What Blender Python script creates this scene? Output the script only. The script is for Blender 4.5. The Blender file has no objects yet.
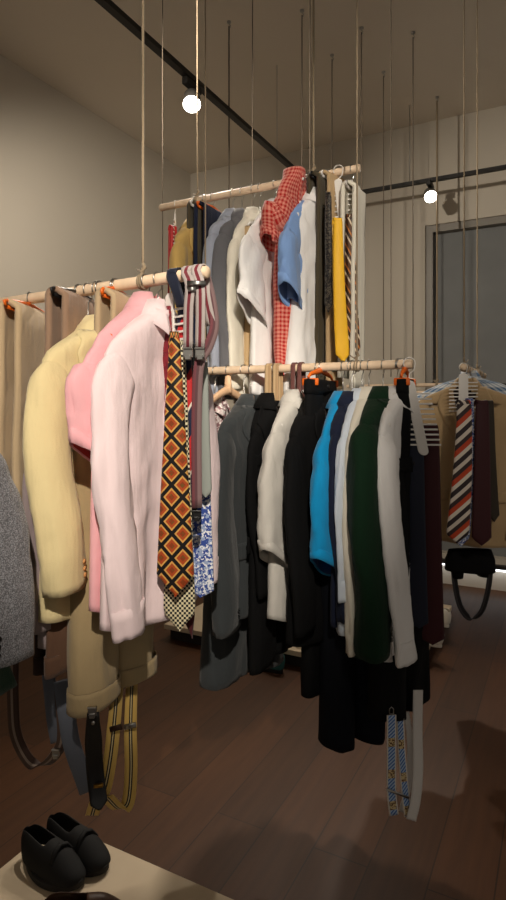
import bpy, bmesh, math, random
from mathutils import Vector, Matrix, noise
PI = math.pi
random.seed(7)
sc = bpy.context.scene
COL = sc.collection

# ------------------------------------------------------------------ frame of the place
F, CX, HY, ZC = 595.0, 253.0, 409.0, 1.5      # focal length and horizon read from the vanishing points
SA, CA = 0.4633, 0.8862
U = Vector((SA, CA, 0)); V = Vector((-CA, SA, 0))     # room axes: U into the room, V along the hanging rails
BASE = math.atan2(-CA, -SA)                            # local x of a garment points back along -U
HC = 2.5                                               # ceiling above the eye
def R(u, v, z): return Vector((u*SA - v*CA, u*CA + v*SA, z))
KD = 1.08                                              # distance of the three front rails
def at(px, py, Y):
    Y = Y*KD if Y < 2.4 else Y
    return Vector(((px-CX)/F*Y, Y, ZC + (HY-py)/F*Y))

# ------------------------------------------------------------------ objects
def thing(name, label, cat, loc=(0, 0, 0), rotz=0.0, group=None):
    o = bpy.data.objects.new(name, None); COL.objects.link(o)
    o.empty_display_size = .05
    o.location = loc; o.rotation_euler = (0, 0, rotz)
    o['label'] = label; o['category'] = cat
    if group: o['group'] = group
    return o
def tag(o, label, cat, group=None):
    o['label'] = label; o['category'] = cat
    if group: o['group'] = group
    return o
def obj(name, bm, mat, parent=None, solid=0.0, sub=0, smooth=True, bevel=0.0, label=None):
    bmesh.ops.recalc_face_normals(bm, faces=bm.faces[:])
    me = bpy.data.meshes.new(name); bm.to_mesh(me); bm.free()
    if mat: me.materials.append(mat)
    for p in me.polygons: p.use_smooth = smooth
    o = bpy.data.objects.new(name, me); COL.objects.link(o)
    if parent: o.parent = parent
    if bevel:
        m = o.modifiers.new('bevel', 'BEVEL'); m.width = bevel; m.segments = 2; m.limit_method = 'ANGLE'
    if solid:
        m = o.modifiers.new('solid', 'SOLIDIFY'); m.thickness = solid; m.offset = 0
    if sub:
        m = o.modifiers.new('sub', 'SUBSURF'); m.levels = sub; m.render_levels = sub
    if label: o['label'] = label
    return o
def struct(name, bm, mat, parent=None, **k):
    o = obj(name, bm, mat, parent, smooth=False, **k)
    o['kind'] = 'structure'
    return o

# ------------------------------------------------------------------ mesh helpers
def uvl(bm): return bm.loops.layers.uv.verify()
def loft(bm, rings, closed=True, cap0=False, cap1=False, vs=None):
    """rings of points -> skin, uv in metres (or u by index 0..1 when vs is given)"""
    L = uvl(bm)
    n = len(rings[0]); rows = [[bm.verts.new(p) for p in r] for r in rings]
    mid = rings[len(rings)//2]; us = [0.0]
    for i in range(n):
        us.append(us[-1] + (Vector(mid[(i+1) % n]) - Vector(mid[i])).length)
    vv = [0.0]
    for j in range(1, len(rings)):
        vv.append(vv[-1] + (Vector(rings[j][n//4]) - Vector(rings[j-1][n//4])).length)
    for j in range(len(rings)-1):
        for i in range(n if closed else n-1):
            k = (i+1) % n
            try: f = bm.faces.new((rows[j][i], rows[j][k], rows[j+1][k], rows[j+1][i]))
            except ValueError: continue
            for lp, (a, b) in zip(f.loops, ((us[i], vv[j]), (us[i+1], vv[j]), (us[i+1], vv[j+1]), (us[i], vv[j+1]))):
                lp[L].uv = (a, b)
    if cap0: bm.faces.new(list(reversed(rows[0])))
    if cap1: bm.faces.new(rows[-1])
    return rows
def box(bm, x0, x1, y0, y1, z0, z1, mtx=None):
    vs = [Vector((x, y, z)) for z in (z0, z1) for y in (y0, y1) for x in (x0, x1)]
    if mtx: vs = [mtx @ v for v in vs]
    v = [bm.verts.new(p) for p in vs]
    for f in ((0, 2, 3, 1), (4, 5, 7, 6), (0, 1, 5, 4), (2, 6, 7, 3), (0, 4, 6, 2), (1, 3, 7, 5)):
        bm.faces.new([v[i] for i in f])
    return bm
def frame_of(t):
    t = t.normalized()
    a = Vector((0, 0, 1)) if abs(t.z) < .9 else Vector((1, 0, 0))
    x = t.cross(a).normalized(); return x, x.cross(t).normalized()
def tube(bm, pts, r, n=10, cap=True, flat=1.0):
    pts = [Vector(p) for p in pts]; rs = r if isinstance(r, (list, tuple)) else [r]*len(pts)
    rings = []; px = None
    for i, p in enumerate(pts):
        t = pts[min(i+1, len(pts)-1)] - pts[max(i-1, 0)]
        x, y = frame_of(t)
        if px is not None:
            tn = t.normalized(); x = (px - tn*px.dot(tn)).normalized(); y = x.cross(tn).normalized()
        px = x
        rings.append([p + x*rs[i]*math.cos(2*PI*k/n) + y*rs[i]*flat*math.sin(2*PI*k/n) for k in range(n)])
    loft(bm, rings, True, cap, cap)
    return bm
def spline(pts, n=8):
    """catmull-rom through points"""
    P = [Vector(p) for p in pts]; P = [2*P[0]-P[1]] + P + [2*P[-1]-P[-2]]
    out = []
    for i in range(1, len(P)-2):
        for k in range(n):
            t = k/n; a, b, c, d = P[i-1], P[i], P[i+1], P[i+2]
            out.append(.5*((2*b) + (c-a)*t + (2*a-5*b+4*c-d)*t*t + (3*b-a-3*c+d)*t**3))
    out.append(P[-2]); return out
def ribbon(bm, pts, w, wdir, th=.0022, nu=4):
    """flat strap swept along pts, width along wdir; u runs 0..1 across, v in metres"""
    L = uvl(bm); pts = [Vector(p) for p in pts]; rows = []; ln = 0; vv = []
    for i, p in enumerate(pts):
        if i: ln += (p-pts[i-1]).length
        vv.append(ln)
        t = (pts[min(i+1, len(pts)-1)] - pts[max(i-1, 0)]).normalized()
        wd = Vector(wdir[i] if isinstance(wdir, list) else wdir); wd = (wd - t*wd.dot(t)).normalized()
        nn = t.cross(wd); ww = w[i] if isinstance(w, list) else w
        top = [p + wd*ww*(k/nu-.5) + nn*th for k in range(nu+1)]
        bot = [p + wd*ww*(k/nu-.5) - nn*th for k in range(nu, -1, -1)]
        rows.append([bm.verts.new(q) for q in top+bot])
    m = 2*(nu+1); uu = [k/nu for k in range(nu+1)] + [k/nu for k in range(nu, -1, -1)]
    for j in range(len(rows)-1):
        for i in range(m):
            k = (i+1) % m
            f = bm.faces.new((rows[j][i], rows[j][k], rows[j+1][k], rows[j+1][i]))
            for lp, q in zip(f.loops, ((uu[i], vv[j]), (uu[k], vv[j]), (uu[k], vv[j+1]), (uu[i], vv[j+1]))): lp[L].uv = q
    bm.faces.new(list(reversed(rows[0]))); bm.faces.new(rows[-1])
    return bm
def disc(bm, c, nrm, r, th, n=16):
    c = Vector(c); nrm = Vector(nrm).normalized(); tube(bm, [c-nrm*th/2, c+nrm*th/2], r, n); return bm
def NB(): return bmesh.new()

# ------------------------------------------------------------------ materials
def lin(c):
    f = lambda x: (x/12.92 if x <= .04045 else ((x+.055)/1.055)**2.4)
    return tuple(f(x/255) for x in c) + (1,)
class G:
    def __init__(s, name):
        s.m = bpy.data.materials.new(name); s.m.use_nodes = True; s.t = s.m.node_tree
        s.b = s.t.nodes['Principled BSDF']
    def node(s, k, **p):
        n = s.t.nodes.new(k)
        for a, b in p.items(): setattr(n, a, b)
        return n
    def put(s, sock, v):
        if isinstance(v, (int, float)): sock.default_value = v
        elif isinstance(v, tuple): sock.default_value = v
        else: s.t.links.new(v, sock)
    def M(s, op, a, b=0.0, c=0.0):
        n = s.node('ShaderNodeMath', operation=op); s.put(n.inputs[0], a); s.put(n.inputs[1], b); s.put(n.inputs[2], c); return n.outputs[0]
    def mix(s, f, a, b):
        n = s.node('ShaderNodeMix', data_type='RGBA'); s.put(n.inputs[0], f); s.put(n.inputs[6], a); s.put(n.inputs[7], b); return n.outputs[2]
    def uv(s):
        n = s.node('ShaderNodeUVMap'); x = s.node('ShaderNodeSeparateXYZ'); s.t.links.new(n.outputs[0], x.inputs[0]); return x.outputs[0], x.outputs[1]
    def obj(s):
        return s.node('ShaderNodeTexCoord').outputs['Object']
    def noise(s, scale, detail=3, vec=None, out=0):
        n = s.node('ShaderNodeTexNoise'); n.inputs['Scale'].default_value = scale; n.inputs['Detail'].default_value = detail
        s.t.links.new(vec if vec is not None else s.obj(), n.inputs['Vector']); return n.outputs[out]
    def bump(s, h, st, d=.01):
        n = s.node('ShaderNodeBump'); n.inputs['Strength'].default_value = st; n.inputs['Distance'].default_value = d
        s.put(n.inputs['Height'], h); s.t.links.new(n.outputs[0], s.b.inputs['Normal'])
    def out(s, col, rough=.85, sheen=0.0, metal=0.0, spec=.3):
        s.put(s.b.inputs['Base Color'], col); s.b.inputs['Roughness'].default_value = rough
        s.b.inputs['Metallic'].default_value = metal; s.b.inputs['Specular IOR Level'].default_value = spec
        if sheen: s.b.inputs['Sheen Weight'].default_value = sheen; s.b.inputs['Sheen Roughness'].default_value = .5
        return s.m
    def step(s, x, t): return s.M('GREATER_THAN', x, t)
    def band(s, x, a, b): return s.M('MULTIPLY', s.M('GREATER_THAN', x, a), s.M('LESS_THAN', x, b))
_mc = {}
def plain(name, c, rough=.6, metal=0.0, spec=.4):
    if name in _mc: return _mc[name]
    g = G(name); _mc[name] = g.out(lin(c), rough, 0, metal, spec); return _mc[name]
def cloth(name, c, weave=900, var=.10, sheen=.15, bs=.25, melange=0.0):
    if name in _mc: return _mc[name]
    g = G(name); l = lin(c); d = tuple(x*(1-var) for x in l[:3]) + (1,)
    n = g.noise(14, 4); col = g.mix(n, d, l)
    if melange:
        m = g.noise(420, 2); m = g.M('MULTIPLY', g.M('SUBTRACT', m, .42), 4.5)
        nn = g.node('ShaderNodeClamp'); g.put(nn.inputs[0], m)
        col = g.mix(nn.outputs[0], tuple(x*(1-melange) for x in l[:3])+(1,), tuple(min(1, x*(1+melange*1.4)) for x in l[:3])+(1,))
    mp = g.node('ShaderNodeMapping'); mp.inputs['Scale'].default_value = (26, 26, 5); g.t.links.new(g.obj(), mp.inputs[0])
    h = g.M('ADD', g.M('MULTIPLY', g.noise(weave, 1), .35), g.M('ADD', g.M('MULTIPLY', g.noise(24, 3), 1.2), g.M('MULTIPLY', g.noise(1, 3, mp.outputs[0]), 3.0)))
    g.bump(h, bs*1.5, .006)
    _mc[name] = g.out(col, .9, sheen, 0, .2); return _mc[name]
def weave_pattern(name, fn, rough=.75, sheen=.1):
    if name in _mc: return _mc[name]
    g = G(name); x, y = g.uv(); col = fn(g, x, y)
    g.bump(g.noise(700, 1), .2, .002)
    _mc[name] = g.out(col, rough, sheen, 0, .25); return _mc[name]
def gingham(c1, c2, s):
    def fn(g, x, y):
        a = g.step(g.M('FRACT', g.M('MULTIPLY', x, s)), .5); b = g.step(g.M('FRACT', g.M('MULTIPLY', y, s)), .5)
        k = g.M('MULTIPLY', g.M('ADD', a, b), .5)
        return g.mix(k, lin(c2), lin(c1))
    return fn
def diag(cols, period, ang=.9):
    """diagonal stripes: cols = [(colour, fraction)...]"""
    def fn(g, x, y):
        p = g.M('FRACT', g.M('DIVIDE', g.M('ADD', g.M('MULTIPLY', x, .085*ang), y), period))
        col = lin(cols[0][0]); acc = cols[0][1]
        for c, fr in cols[1:]:
            col = g.mix(g.step(p, acc), col, lin(c)); acc += fr
        return col
    return fn
def stripes(cols):
    """stripes along a strap: cols = [(colour, upto)]"""
    def fn(g, x, y):
        col = lin(cols[0][0]); acc = cols[0][1]
        for c, upto in cols[1:]:
            col = g.mix(g.step(x, acc), col, lin(c)); acc = upto
        return col
    return fn
def diamonds(g, x, y):
    sx = g.M('MULTIPLY', x, 3.45); sy = g.M('DIVIDE', y, .0285)
    a = g.M('MULTIPLY', g.M('ADD', sx, sy), .5); b = g.M('MULTIPLY', g.M('SUBTRACT', sx, sy), .5)
    fa = g.M('ABSOLUTE', g.M('SUBTRACT', g.M('FRACT', g.M('ADD', a, 50)), .5)); fb = g.M('ABSOLUTE', g.M('SUBTRACT', g.M('FRACT', g.M('ADD', b, 50)), .5))
    m = g.M('MAXIMUM', fa, fb)
    core = g.mix(g.step(g.noise(260, 2), .55), lin((128, 54, 20)), lin((104, 78, 32)))
    col = g.mix(g.step(m, .14), core, lin((160, 66, 26)))
    col = g.mix(g.step(m, .29), col, lin((200, 152, 78)))
    return g.mix(g.step(m, .385), col, lin((16, 14, 14)))
def minicheck(c1, c2, n, per):
    def fn(g, x, y):
        a = g.step(g.M('FRACT', g.M('MULTIPLY', x, n)), .5); b = g.step(g.M('FRACT', g.M('DIVIDE', y, per)), .5)
        return g.mix(g.M('ABSOLUTE', g.M('SUBTRACT', a, b)), lin(c1), lin(c2))
    return fn
def spots(c1, c2, c3, sc_):
    def fn(g, x, y):
        n = g.noise(sc_, 2); k = g.noise(sc_*1.6, 1)
        return g.mix(g.step(k, .56), g.mix(g.step(n, .5), lin(c1), lin(c2)), lin(c3))
    return fn

WOOD = None
def wood_mat(name, c1, c2, axis_scale=(40, 40, 4)):
    if name in _mc: return _mc[name]
    g = G(name); mp = g.node('ShaderNodeMapping'); mp.inputs['Scale'].default_value = axis_scale
    g.t.links.new(g.obj(), mp.inputs[0]); n = g.noise(1, 4, mp.outputs[0])
    _mc[name] = g.out(g.mix(n, lin(c1), lin(c2)), .55, 0, 0, .35); return _mc[name]
DOWEL = wood_mat('pale_wood', (208, 180, 148), (236, 212, 184))
HWOOD = wood_mat('hanger_wood', (178, 118, 68), (212, 158, 100), (60, 60, 60))
HLIGHT = wood_mat('light_hanger_wood', (214, 170, 130), (236, 200, 164), (60, 60, 60))
STEEL = plain('steel_wire', (170, 168, 164), .3, 1.0)
BRASS = plain('brass', (170, 130, 60), .35, 1.0)
PWHITE = plain('white_plastic', (226, 222, 216), .45)
PORANGE = plain('orange_plastic', (226, 104, 24), .4)
PBLACK = plain('black_plastic', (18, 18, 19), .4)
ROPE = cloth('rope', (154, 137, 112), 300, .3)
ROPED = cloth('grey_rope', (104, 92, 78), 300, .3)

# ------------------------------------------------------------------ the setting
UB, VL, U0, V0 = 5.3, 3.52, -2.6, -3.6
def room_box(u0, u1, v0, v1, z0, z1, bm=None):
    bm = bm or NB()
    M = Matrix(((SA, -CA, 0, 0), (CA, SA, 0, 0), (0, 0, 1, 0), (0, 0, 0, 1)))
    return box(bm, u0, u1, v0, v1, z0, z1, M)
def wall_mat(name, c):
    g = G(name); n = g.noise(1.3, 3); n2 = g.noise(160, 2)
    col = g.mix(n, lin(c), tuple(x*.93 for x in lin(c)[:3])+(1,)); g.bump(n2, .12, .003); return g.out(col, .9, 0, 0, .15)
WALL = wall_mat('plaster_wall', (196, 187, 172)); CEIL = wall_mat('ceiling_paint', (222, 211, 195))
g = G('dark_oak_floor')
tc = g.obj(); mp = g.node('ShaderNodeMapping'); mp.inputs['Rotation'].default_value = (0, 0, -math.atan2(CA, SA)); g.t.links.new(tc, mp.inputs[0])
br = g.node('ShaderNodeTexBrick'); br.offset = .37; br.inputs['Scale'].default_value = 1
br.inputs['Brick Width'].default_value = 1.9; br.inputs['Row Height'].default_value = .19; br.inputs['Mortar Size'].default_value = .0025
br.inputs['Color1'].default_value = lin((86, 52, 29)); br.inputs['Color2'].default_value = lin((60, 37, 22)); br.inputs['Mortar'].default_value = lin((26, 18, 13))
g.t.links.new(mp.outputs[0], br.inputs[0])
mp2 = g.node('ShaderNodeMapping'); mp2.inputs['Scale'].default_value = (1.4, 16, 1); g.t.links.new(mp.outputs[0], mp2.inputs[0])
gr = g.noise(2.2, 6, mp2.outputs[0])
col = g.mix(gr, g.mix(.6, br.outputs['Color'], lin((46, 28, 17))), g.mix(.35, br.outputs['Color'], lin((98, 64, 38))))
g.bump(gr, .15, .004)
FLOOR = g.out(col, .5, 0, 0, .22)
struct('floor', room_box(U0, UB+.2, V0, VL+.2, -.1, 0), FLOOR)
struct('ceiling', room_box(U0, UB+.2, V0, VL+.2, ZC+HC, ZC+HC+.1), CEIL)
struct('wall_left', room_box(U0, UB+.2, VL, VL+.15, 0, ZC+HC), WALL)
# back wall with the recessed dark window
WV1, WV0, WZ0, WZ1 = 1.075, -2.2, .26, 3.10
bm = NB()
room_box(UB, UB+.2, WV1, VL, 0, ZC+HC, bm); room_box(UB, UB+.2, V0, WV0, 0, ZC+HC, bm)
room_box(UB, UB+.2, WV0, WV1, WZ1, ZC+HC, bm); room_box(UB, UB+.2, WV0, WV1, 0, WZ0, bm)
struct('wall_back', bm, WALL)
BLIND = G('grey_blind'); bx_, by_ = 0, 0
nz = BLIND.noise(5, 3); BLIND = BLIND.out(BLIND.mix(nz, lin((112, 113, 112)), lin((128, 129, 127))), .8, 0, 0, .2)
w = struct('window_1', room_box(UB+.10, UB+.14, WV0, WV1, WZ0, WZ1), BLIND)
fr = NB()
room_box(UB+.02, UB+.10, WV1-.06, WV1, WZ0, WZ1, fr); room_box(UB+.02, UB+.10, WV0, WV1-.06, WZ1-.06, WZ1, fr)
struct('window_frame', fr, plain('frame_grey', (128, 122, 112), .5), w)

# ------------------------------------------------------------------ rails
class Rail:
    def __init__(s, px, py, Y, length, drop=0.0, dirv=None):
        s.p = at(px, py, Y); s.d = (dirv or V).normalized(); s.L = length; s.slope = drop/length
    def pos(s, t): return s.p + s.d*t + Vector((0, 0, -s.slope*t))
    def t_at(s, px):
        k = (px-CX)/F; return (s.p.x - k*s.p.y)/(k*s.d.y - s.d.x)
    def on(s, px): return s.pos(s.t_at(px))
    def build(s, label, r=.015, group='wooden hanging rails'):
        o = thing('hanging_rail', label, 'clothes rail', s.pos(0), math.atan2(s.d.y, s.d.x), group)
        bm = NB(); sl = s.slope
        tube(bm, [(-.0, 0, 0), (.004, 0, 0), (s.L*.5, 0, -sl*s.L*.5), (s.L-.004, 0, -sl*s.L), (s.L, 0, -sl*s.L)], [r*.86, r, r, r, r*.86], 20)
        # the dowel's grain runs along it
        obj('dowel', bm, DOWEL, o, bevel=0)
        return o
RR = .015
r1 = Rail(208, 272, 1.30, 1.0, .022); r2 = Rail(360, 168, 2.05, .912, .006); r3 = Rail(412.5, 364, 1.75, .82, 0)
r1.build('thick pale wooden clothes rail nearest the camera, holding the pink shirts')
r2.build('highest pale wooden clothes rail, holding the red gingham shirt')
r3.build('low pale wooden clothes rail holding the green jacket and blue polo')
r4 = Rail(463, 367, 2.70, .80, 0, U); r4.build('knotted pale rail pointing away behind the beige jacket at right')
r5 = Rail(456, 384.5, 4.70, .9, 0); r5.build('upper of the two thin distant rails before the dark window')
r6 = Rail(452, 392.5, 4.30, .8, 0); r6.build('lower of the two thin distant rails before the dark window')
r7 = Rail(-72, 345, 1.01, .55, 0); r7.build('rail outside the left edge that carries the grey wool jacket')

# ------------------------------------------------------------------ ropes
def rope(px, bottom, Y, ceil=True, r=.0035, mat=None, label='', knot=True, dz=0):
    """straight cord from the ceiling down to a rail or to a height"""
    b = bottom if isinstance(bottom, Vector) else at(px, bottom, Y); r *= .84
    o = thing('suspension_rope', label, 'rope', b, 0, 'suspension ropes from the ceiling')
    H = ZC+HC-b.z; n = 40; bm = NB()
    tube(bm, [(.0003*math.sin(k*2.1), .0003*math.cos(k*1.7), .016 + (H-.016-.03)*k/n) for k in range(n+1)], r, 8)
    obj('cord', bm, mat or ROPE, o)
    bm = NB(); tube(bm, [(0, 0, H-.045), (.008, 0, H-.037), (.010, 0, H-.026), (0, 0, H-.016), (0, 0, H)], .003, 6)
    disc(bm, (0, 0, H-.004), (0, 0, 1), .014, .008, 12)
    obj('ceiling_hook', bm, STEEL, o)
    if knot:
        bm = NB()
        d = V if knot is True else knot
        nrm = d.cross(Vector((0, 0, 1)))
        for s_ in (-.004, .004):
            tube(bm, [Vector((0, 0, 0)) + d*s_ + (nrm*math.cos(a) + Vector((0, 0, 1))*math.sin(a))*(RR+.003) for a in [2*PI*k/16 for k in range(17)]], r*.9, 6)
        tube(bm, [(0, 0, RR+.002), d*.006+Vector((0, 0, RR+.012)), -d*.006+Vector((0, 0, RR+.02)), (0, 0, RR+.03)], r*1.5, 8)
        tube(bm, [(0, 0, RR+.006), d*.012+nrm*.01+Vector((0, 0, RR+.012)), d*.03+nrm*.014+Vector((0, 0, RR+.022))], r*.7, 6)
        obj('knot', bm, mat or ROPE, o)
    return o
rope(143, r1.on(143), 0, r=.0042, label='pale rope tied to the nearest rail, left of the white spotlight')
rope(197.5, r2.on(197.5), 0, r=.0042, label='rope tied to the left part of the highest rail')
rope(313.5, r2.on(313.5), 0, r=.0050, label='thick rope tied to the right part of the highest rail')
rope(205, r3.pos(.775), 0, r=.0032, label='pale rope passing in front of the highest rail at its left end')
rope(357, r3.on(357), 0, r=.0034, label='pale rope passing the right end of the highest rail down to the lower rail')
rope(469, r4.pos(.035), 0, r=.0036, knot=U, label='left rope of the pair holding the knotted rail at right')
rope(482, r4.pos(.50), 0, r=.0046, knot=U, label='right rope of the pair holding the knotted rail at right')
rope(437, r5.on(437), 0, r=.009, label='bright thick rope under the right hand spotlight')
for px, Y, b, r, l in ((162.6, 2.9, 330, .003, 'thin dark rope at the left end of the highest rail'),
                       (229, 3.84, 330, .006, 'rope between the left spotlight and the highest rail'),
                       (252.5, 3.4, 330, .0035, 'thin dark rope crossing the black track left of centre'),
                       (302, 3.73, 330, .0045, 'dark rope just left of the two ropes at the middle of the ceiling'),
                       (310, 3.2, 330, .0038, 'dark rope right beside the thick rope of the highest rail'),
                       (332, 4.2, 330, .0045, 'short topped dark rope ending behind the right end of the highest rail'),
                       (361.5, 3.9, 360, .0045, 'dark rope just right of the end of the highest rail'),
                       (383.5, 4.41, 380, .0045, 'dark rope left of the long rope that crosses the rear track'),
                       (391, 3.0, 380, .003, 'long thin rope left of the right hand spotlight'),
                       (413, 3.95, 380, .0045, 'dark rope ending above the right hand spotlight bracket')):
    rope(px, b, Y, r=r, mat=ROPED, knot=False, label=l)

# ------------------------------------------------------------------ lighting tracks and spots
TRZ = ZC+1.85; TV = 1.85; TU = 4.93
BLK = plain('black_metal', (34, 31, 28), .5, .3)
def track(label, u0, u1, v0, v1):
    c = R((u0+u1)/2, (v0+v1)/2, TRZ); o = thing('lighting_track', label, 'lighting track', c, 0, 'black lighting tracks')
    M = Matrix.Translation(-c)
    bm = room_box(u0, u1, v0, v1, TRZ-.014, TRZ+.014); bmesh.ops.transform(bm, matrix=M, verts=bm.verts)
    obj('rail', bm, BLK, o, smooth=False)
    n = 3
    for k in range(n):
        f = (k+.5)/n; q = R(u0+(u1-u0)*f, v0+(v1-v0)*f, 0) if True else None
        q = R(u0+(u1-u0)*f if u1-u0 > .2 else (u0+u1)/2, v0+(v1-v0)*f if v1-v0 > .2 else (v0+v1)/2, TRZ) - c
        bm = NB(); tube(bm, [q+Vector((0, 0, .018)), q+Vector((0, 0, HC-1.85))], .0025, 6); obj('suspension_wire', bm, STEEL, o)
    return o
track('long black lighting track running back from the top left', -1.06, TU-.02, TV-.02, TV+.02)
track('black lighting track crossing in front of the rear wall', TU-.02, TU+.02, -2.4, TV-.02)
track('black lighting track overhead behind the viewpoint', -1.12, -1.08, -2.4, TV-.02)
EM = G('lit_lens'); EM.b.inputs['Emission Color'].default_value = (1, .95, .86, 1); EM.b.inputs['Emission Strength'].default_value = 22.0
EM = EM.out((1, 1, 1, 1), .3)
def spot(u, v, target, label, power, size=math.radians(52), blend=.6, soft=.035, col=(1, .90, .77), tall=True):
    p = R(u, v, TRZ); head = p - Vector((0, 0, .115)); d = (Vector(target)-head).normalized()
    o = thing('track_spotlight', label, 'spotlight', p, 0, 'track spotlights')
    bm = NB(); rot = Matrix.Rotation(math.atan2(CA, SA) if True else 0, 4, 'Z')
    box(bm, -.075, .075, -.018, .018, -.058, -.019, rot); obj('adapter', bm, BLK, o, bevel=.004, smooth=False)
    bm = NB(); tube(bm, [(0, 0, -.055), (0, 0, -.10)], .008, 10); obj('stem', bm, BLK, o)
    h = head - p; bm = NB()
    tube(bm, [h-d*.040, h-d*.036, h+d*.045, h+d*.05], [.03, .046, .050, .050], 28, cap=False)
    tube(bm, [h-d*.041, h-d*.039], [.03, .03], 28)
    obj('housing', bm, plain('grey_metal', (120, 117, 112), .45), o)
    bm = NB(); disc(bm, h+d*.046, d, .0475, .004, 28); obj('lens', bm, EM, o)
    la = bpy.data.lights.new('spot_beam', 'SPOT'); la.energy = power; la.spot_size = size; la.spot_blend = blend
    la.shadow_soft_size = soft; la.color = col
    lo = bpy.data.objects.new('spot_beam', la); COL.objects.link(lo); lo.location = head + d*.06
    lo.rotation_euler = d.to_track_quat('-Z', 'Y').to_euler()
    return o
def tp(rail, px, dz): return rail.on(px) + Vector((0, 0, dz))

# ------------------------------------------------------------------ garments
def ramp(x, a, b): 
    t = max(0, min(1, (x-a)/((b-a) or 1e-6))); return t*t*(3-2*t)
class Torso:
    """half a body shell: y as a function of x and z, so patches can lie on it"""
    def __init__(s, prof, amp=.012, k=34, seed=0, q=2.3, tail=0.0, wr=.006):
        s.prof = prof; s.amp = amp; s.k = k; s.q = q; s.tail = tail; s.wr = wr; s.seed = seed
        r = random.Random(seed); s.ph = [r.uniform(0, 6.28) for _ in range(8)]
    def dim(s, z):
        P = s.prof
        if z >= P[0][0]: return P[0][1:]
        for i in range(len(P)-1):
            if P[i+1][0] <= z:
                f = (P[i][0]-z)/(P[i][0]-P[i+1][0]); return tuple(a+(b-a)*f for a, b in zip(P[i][1:], P[i+1][1:]))
        return P[-1][1:]
    def y(s, x, z, side):
        a, b, xo, yo = s.dim(z); e = max(-1, min(1, (x-xo)/a))
        core = b*(max(0, 1-abs(e)**s.q))**(1/s.q)
        top, bot = s.prof[0][0], s.prof[-1][0]; f = ramp(top-z, min(.10, .3*(top-bot)), top-bot)
        p = s.ph; o = 0 if side > 0 else 4
        fold = s.amp*f*(.75*(1-2*abs(math.sin(.5*(s.k*x+p[o]+1.2*math.sin(4*z+p[o+1]))))**.75) + .5*math.sin(1.7*s.k*x+p[o+2]+3*z))
        w = 1.7*s.wr*noise.noise(Vector((x*11, z*5 + x*6*side, s.seed*3.1+side))) * ramp(top-z, .02, .12)
        w += 1.4*s.wr*noise.noise(Vector((x*30+z*7*side, z*13-x*12, s.seed*1.7+side))) * ramp(top-z, .02, .12)
        return yo + side*core + (fold+w)*(1-abs(e)**6)
    def mesh(s, nz=44, nt=64):
        bm = NB(); top, bot = s.prof[0][0], s.prof[-1][0]; zs = [top+(bot-top)*(j/nz) for j in range(nz+1)]
        zs = sorted(set(zs + [p[0] for p in s.prof]), reverse=True); rings = []
        for z in zs:
            a, b, xo, yo = s.dim(z); ring = []
            f = ramp(top-z, (top-bot)*.75, top-bot)
            for i in range(nt):
                th = 2*PI*i/nt; c = math.cos(th); x = xo + a*math.copysign(abs(c)**.8, c); sd = 1 if math.sin(th) >= 0 else -1
                zz = z - s.tail*f*(1-((x-xo)/a)**2) + .006*f*math.sin(s.k*.7*x+s.ph[3])
                ring.append((x, s.y(x, z, sd), zz))
            rings.append(ring)
        loft(bm, rings); return bm
    def patch(s, fl, fr, z0, z1, nz=14, nx=6, side=1, off=.003):
        """strip between x = fl(z) and x = fr(z) lying on the shell"""
        bm = NB(); rings = []
        for j in range(nz+1):
            z = z0+(z1-z0)*j/nz; a, b_, xo, yo = s.dim(z); xl, xr = fl(z), fr(z)
            rings.append([(x, s.y(x, z, side)+side*off, z) for x in [xl+(xr-xl)*i/nx for i in range(nx+1)]])
        loft(bm, rings, closed=False); return bm

def sleeve_path(sx, a, z0, length, swing, fwd, bend=.0):
    L = length
    return spline([(sx*(a-.075), 0, z0-.110), (sx*(a-.042), fwd*.05, z0-.142), (sx*(a-.016+swing*.15), fwd*.2, z0-.205),
                   (sx*(a+.006+swing*.45), fwd*.5, z0-.085-L*.45), (sx*(a-.002+swing*.8), fwd*.8+bend, z0-.085-L*.75), (sx*(a-.012+swing), fwd+bend*.5, z0-.085-L)], 7)
def sleeve_mesh(path, r0, r1, flat, seed, n=24, wr=.10, full=False, slant=0.0):
    bm = NB(); rings = []; m = len(path)
    for i, p in enumerate(path):
        f = i/(m-1); t = (path[min(i+1, m-1)]-path[max(i-1, 0)]).normalized()
        yv = Vector((0, 1, 0)); xv = yv.cross(t).normalized(); yv = t.cross(xv).normalized()
        r = r0+(r1-r0)*f
        if f < .32 and m > 8: r *= .55+.45*ramp(f, 0, .32)
        ring = []
        for k in range(n):
            th = 2*PI*k/n
            wv = 1 + 1.8*wr*(1 if full else ramp(f, .05, .3))*(noise.noise(Vector((math.cos(th)*1.8, math.sin(th)*1.8, p.z*8+seed*7.7))) + .7*noise.noise(Vector((math.cos(th)*2.5+p.z*9, math.sin(th)*2.5, p.z*22+seed))))
            wv += .11*ramp(f, .1, .5)*math.cos(3*th+seed*1.9+2.5*noise.noise(Vector((p.z*6, seed*3.3, 0))))
            q = p + xv*r*wv*math.cos(th) + yv*r*flat*wv*math.sin(th)
            q.z += slant*(1 if full else ramp(f, .5, 1))*(q.x-p.x)
            ring.append(q)
        rings.append(ring)
    loft(bm, rings); return bm
def hook(bm, z0, r=.0018, ry=None):
    R0 = RR+.0035; pts = []
    for k in range(15):
        a = math.radians(-35 + 215*k/14); pts.append((R0*math.cos(a)*1.0, 0, R0*math.sin(a)*1.0))
    pts = [Vector((-p[1], p[0], p[2])) for p in [(x, 0, z) for x, y, z in pts]]
    # plane of the hook is across the rail (local x)
    pts = [Vector((p.y, 0, p.z)) for p in pts]
    end = pts[-1]; pts += [Vector((end.x*.75, 0, -.022)), Vector((0, 0, -.032)), Vector((0, 0, z0))]
    tube(bm, pts, r, 8); return bm
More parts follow.
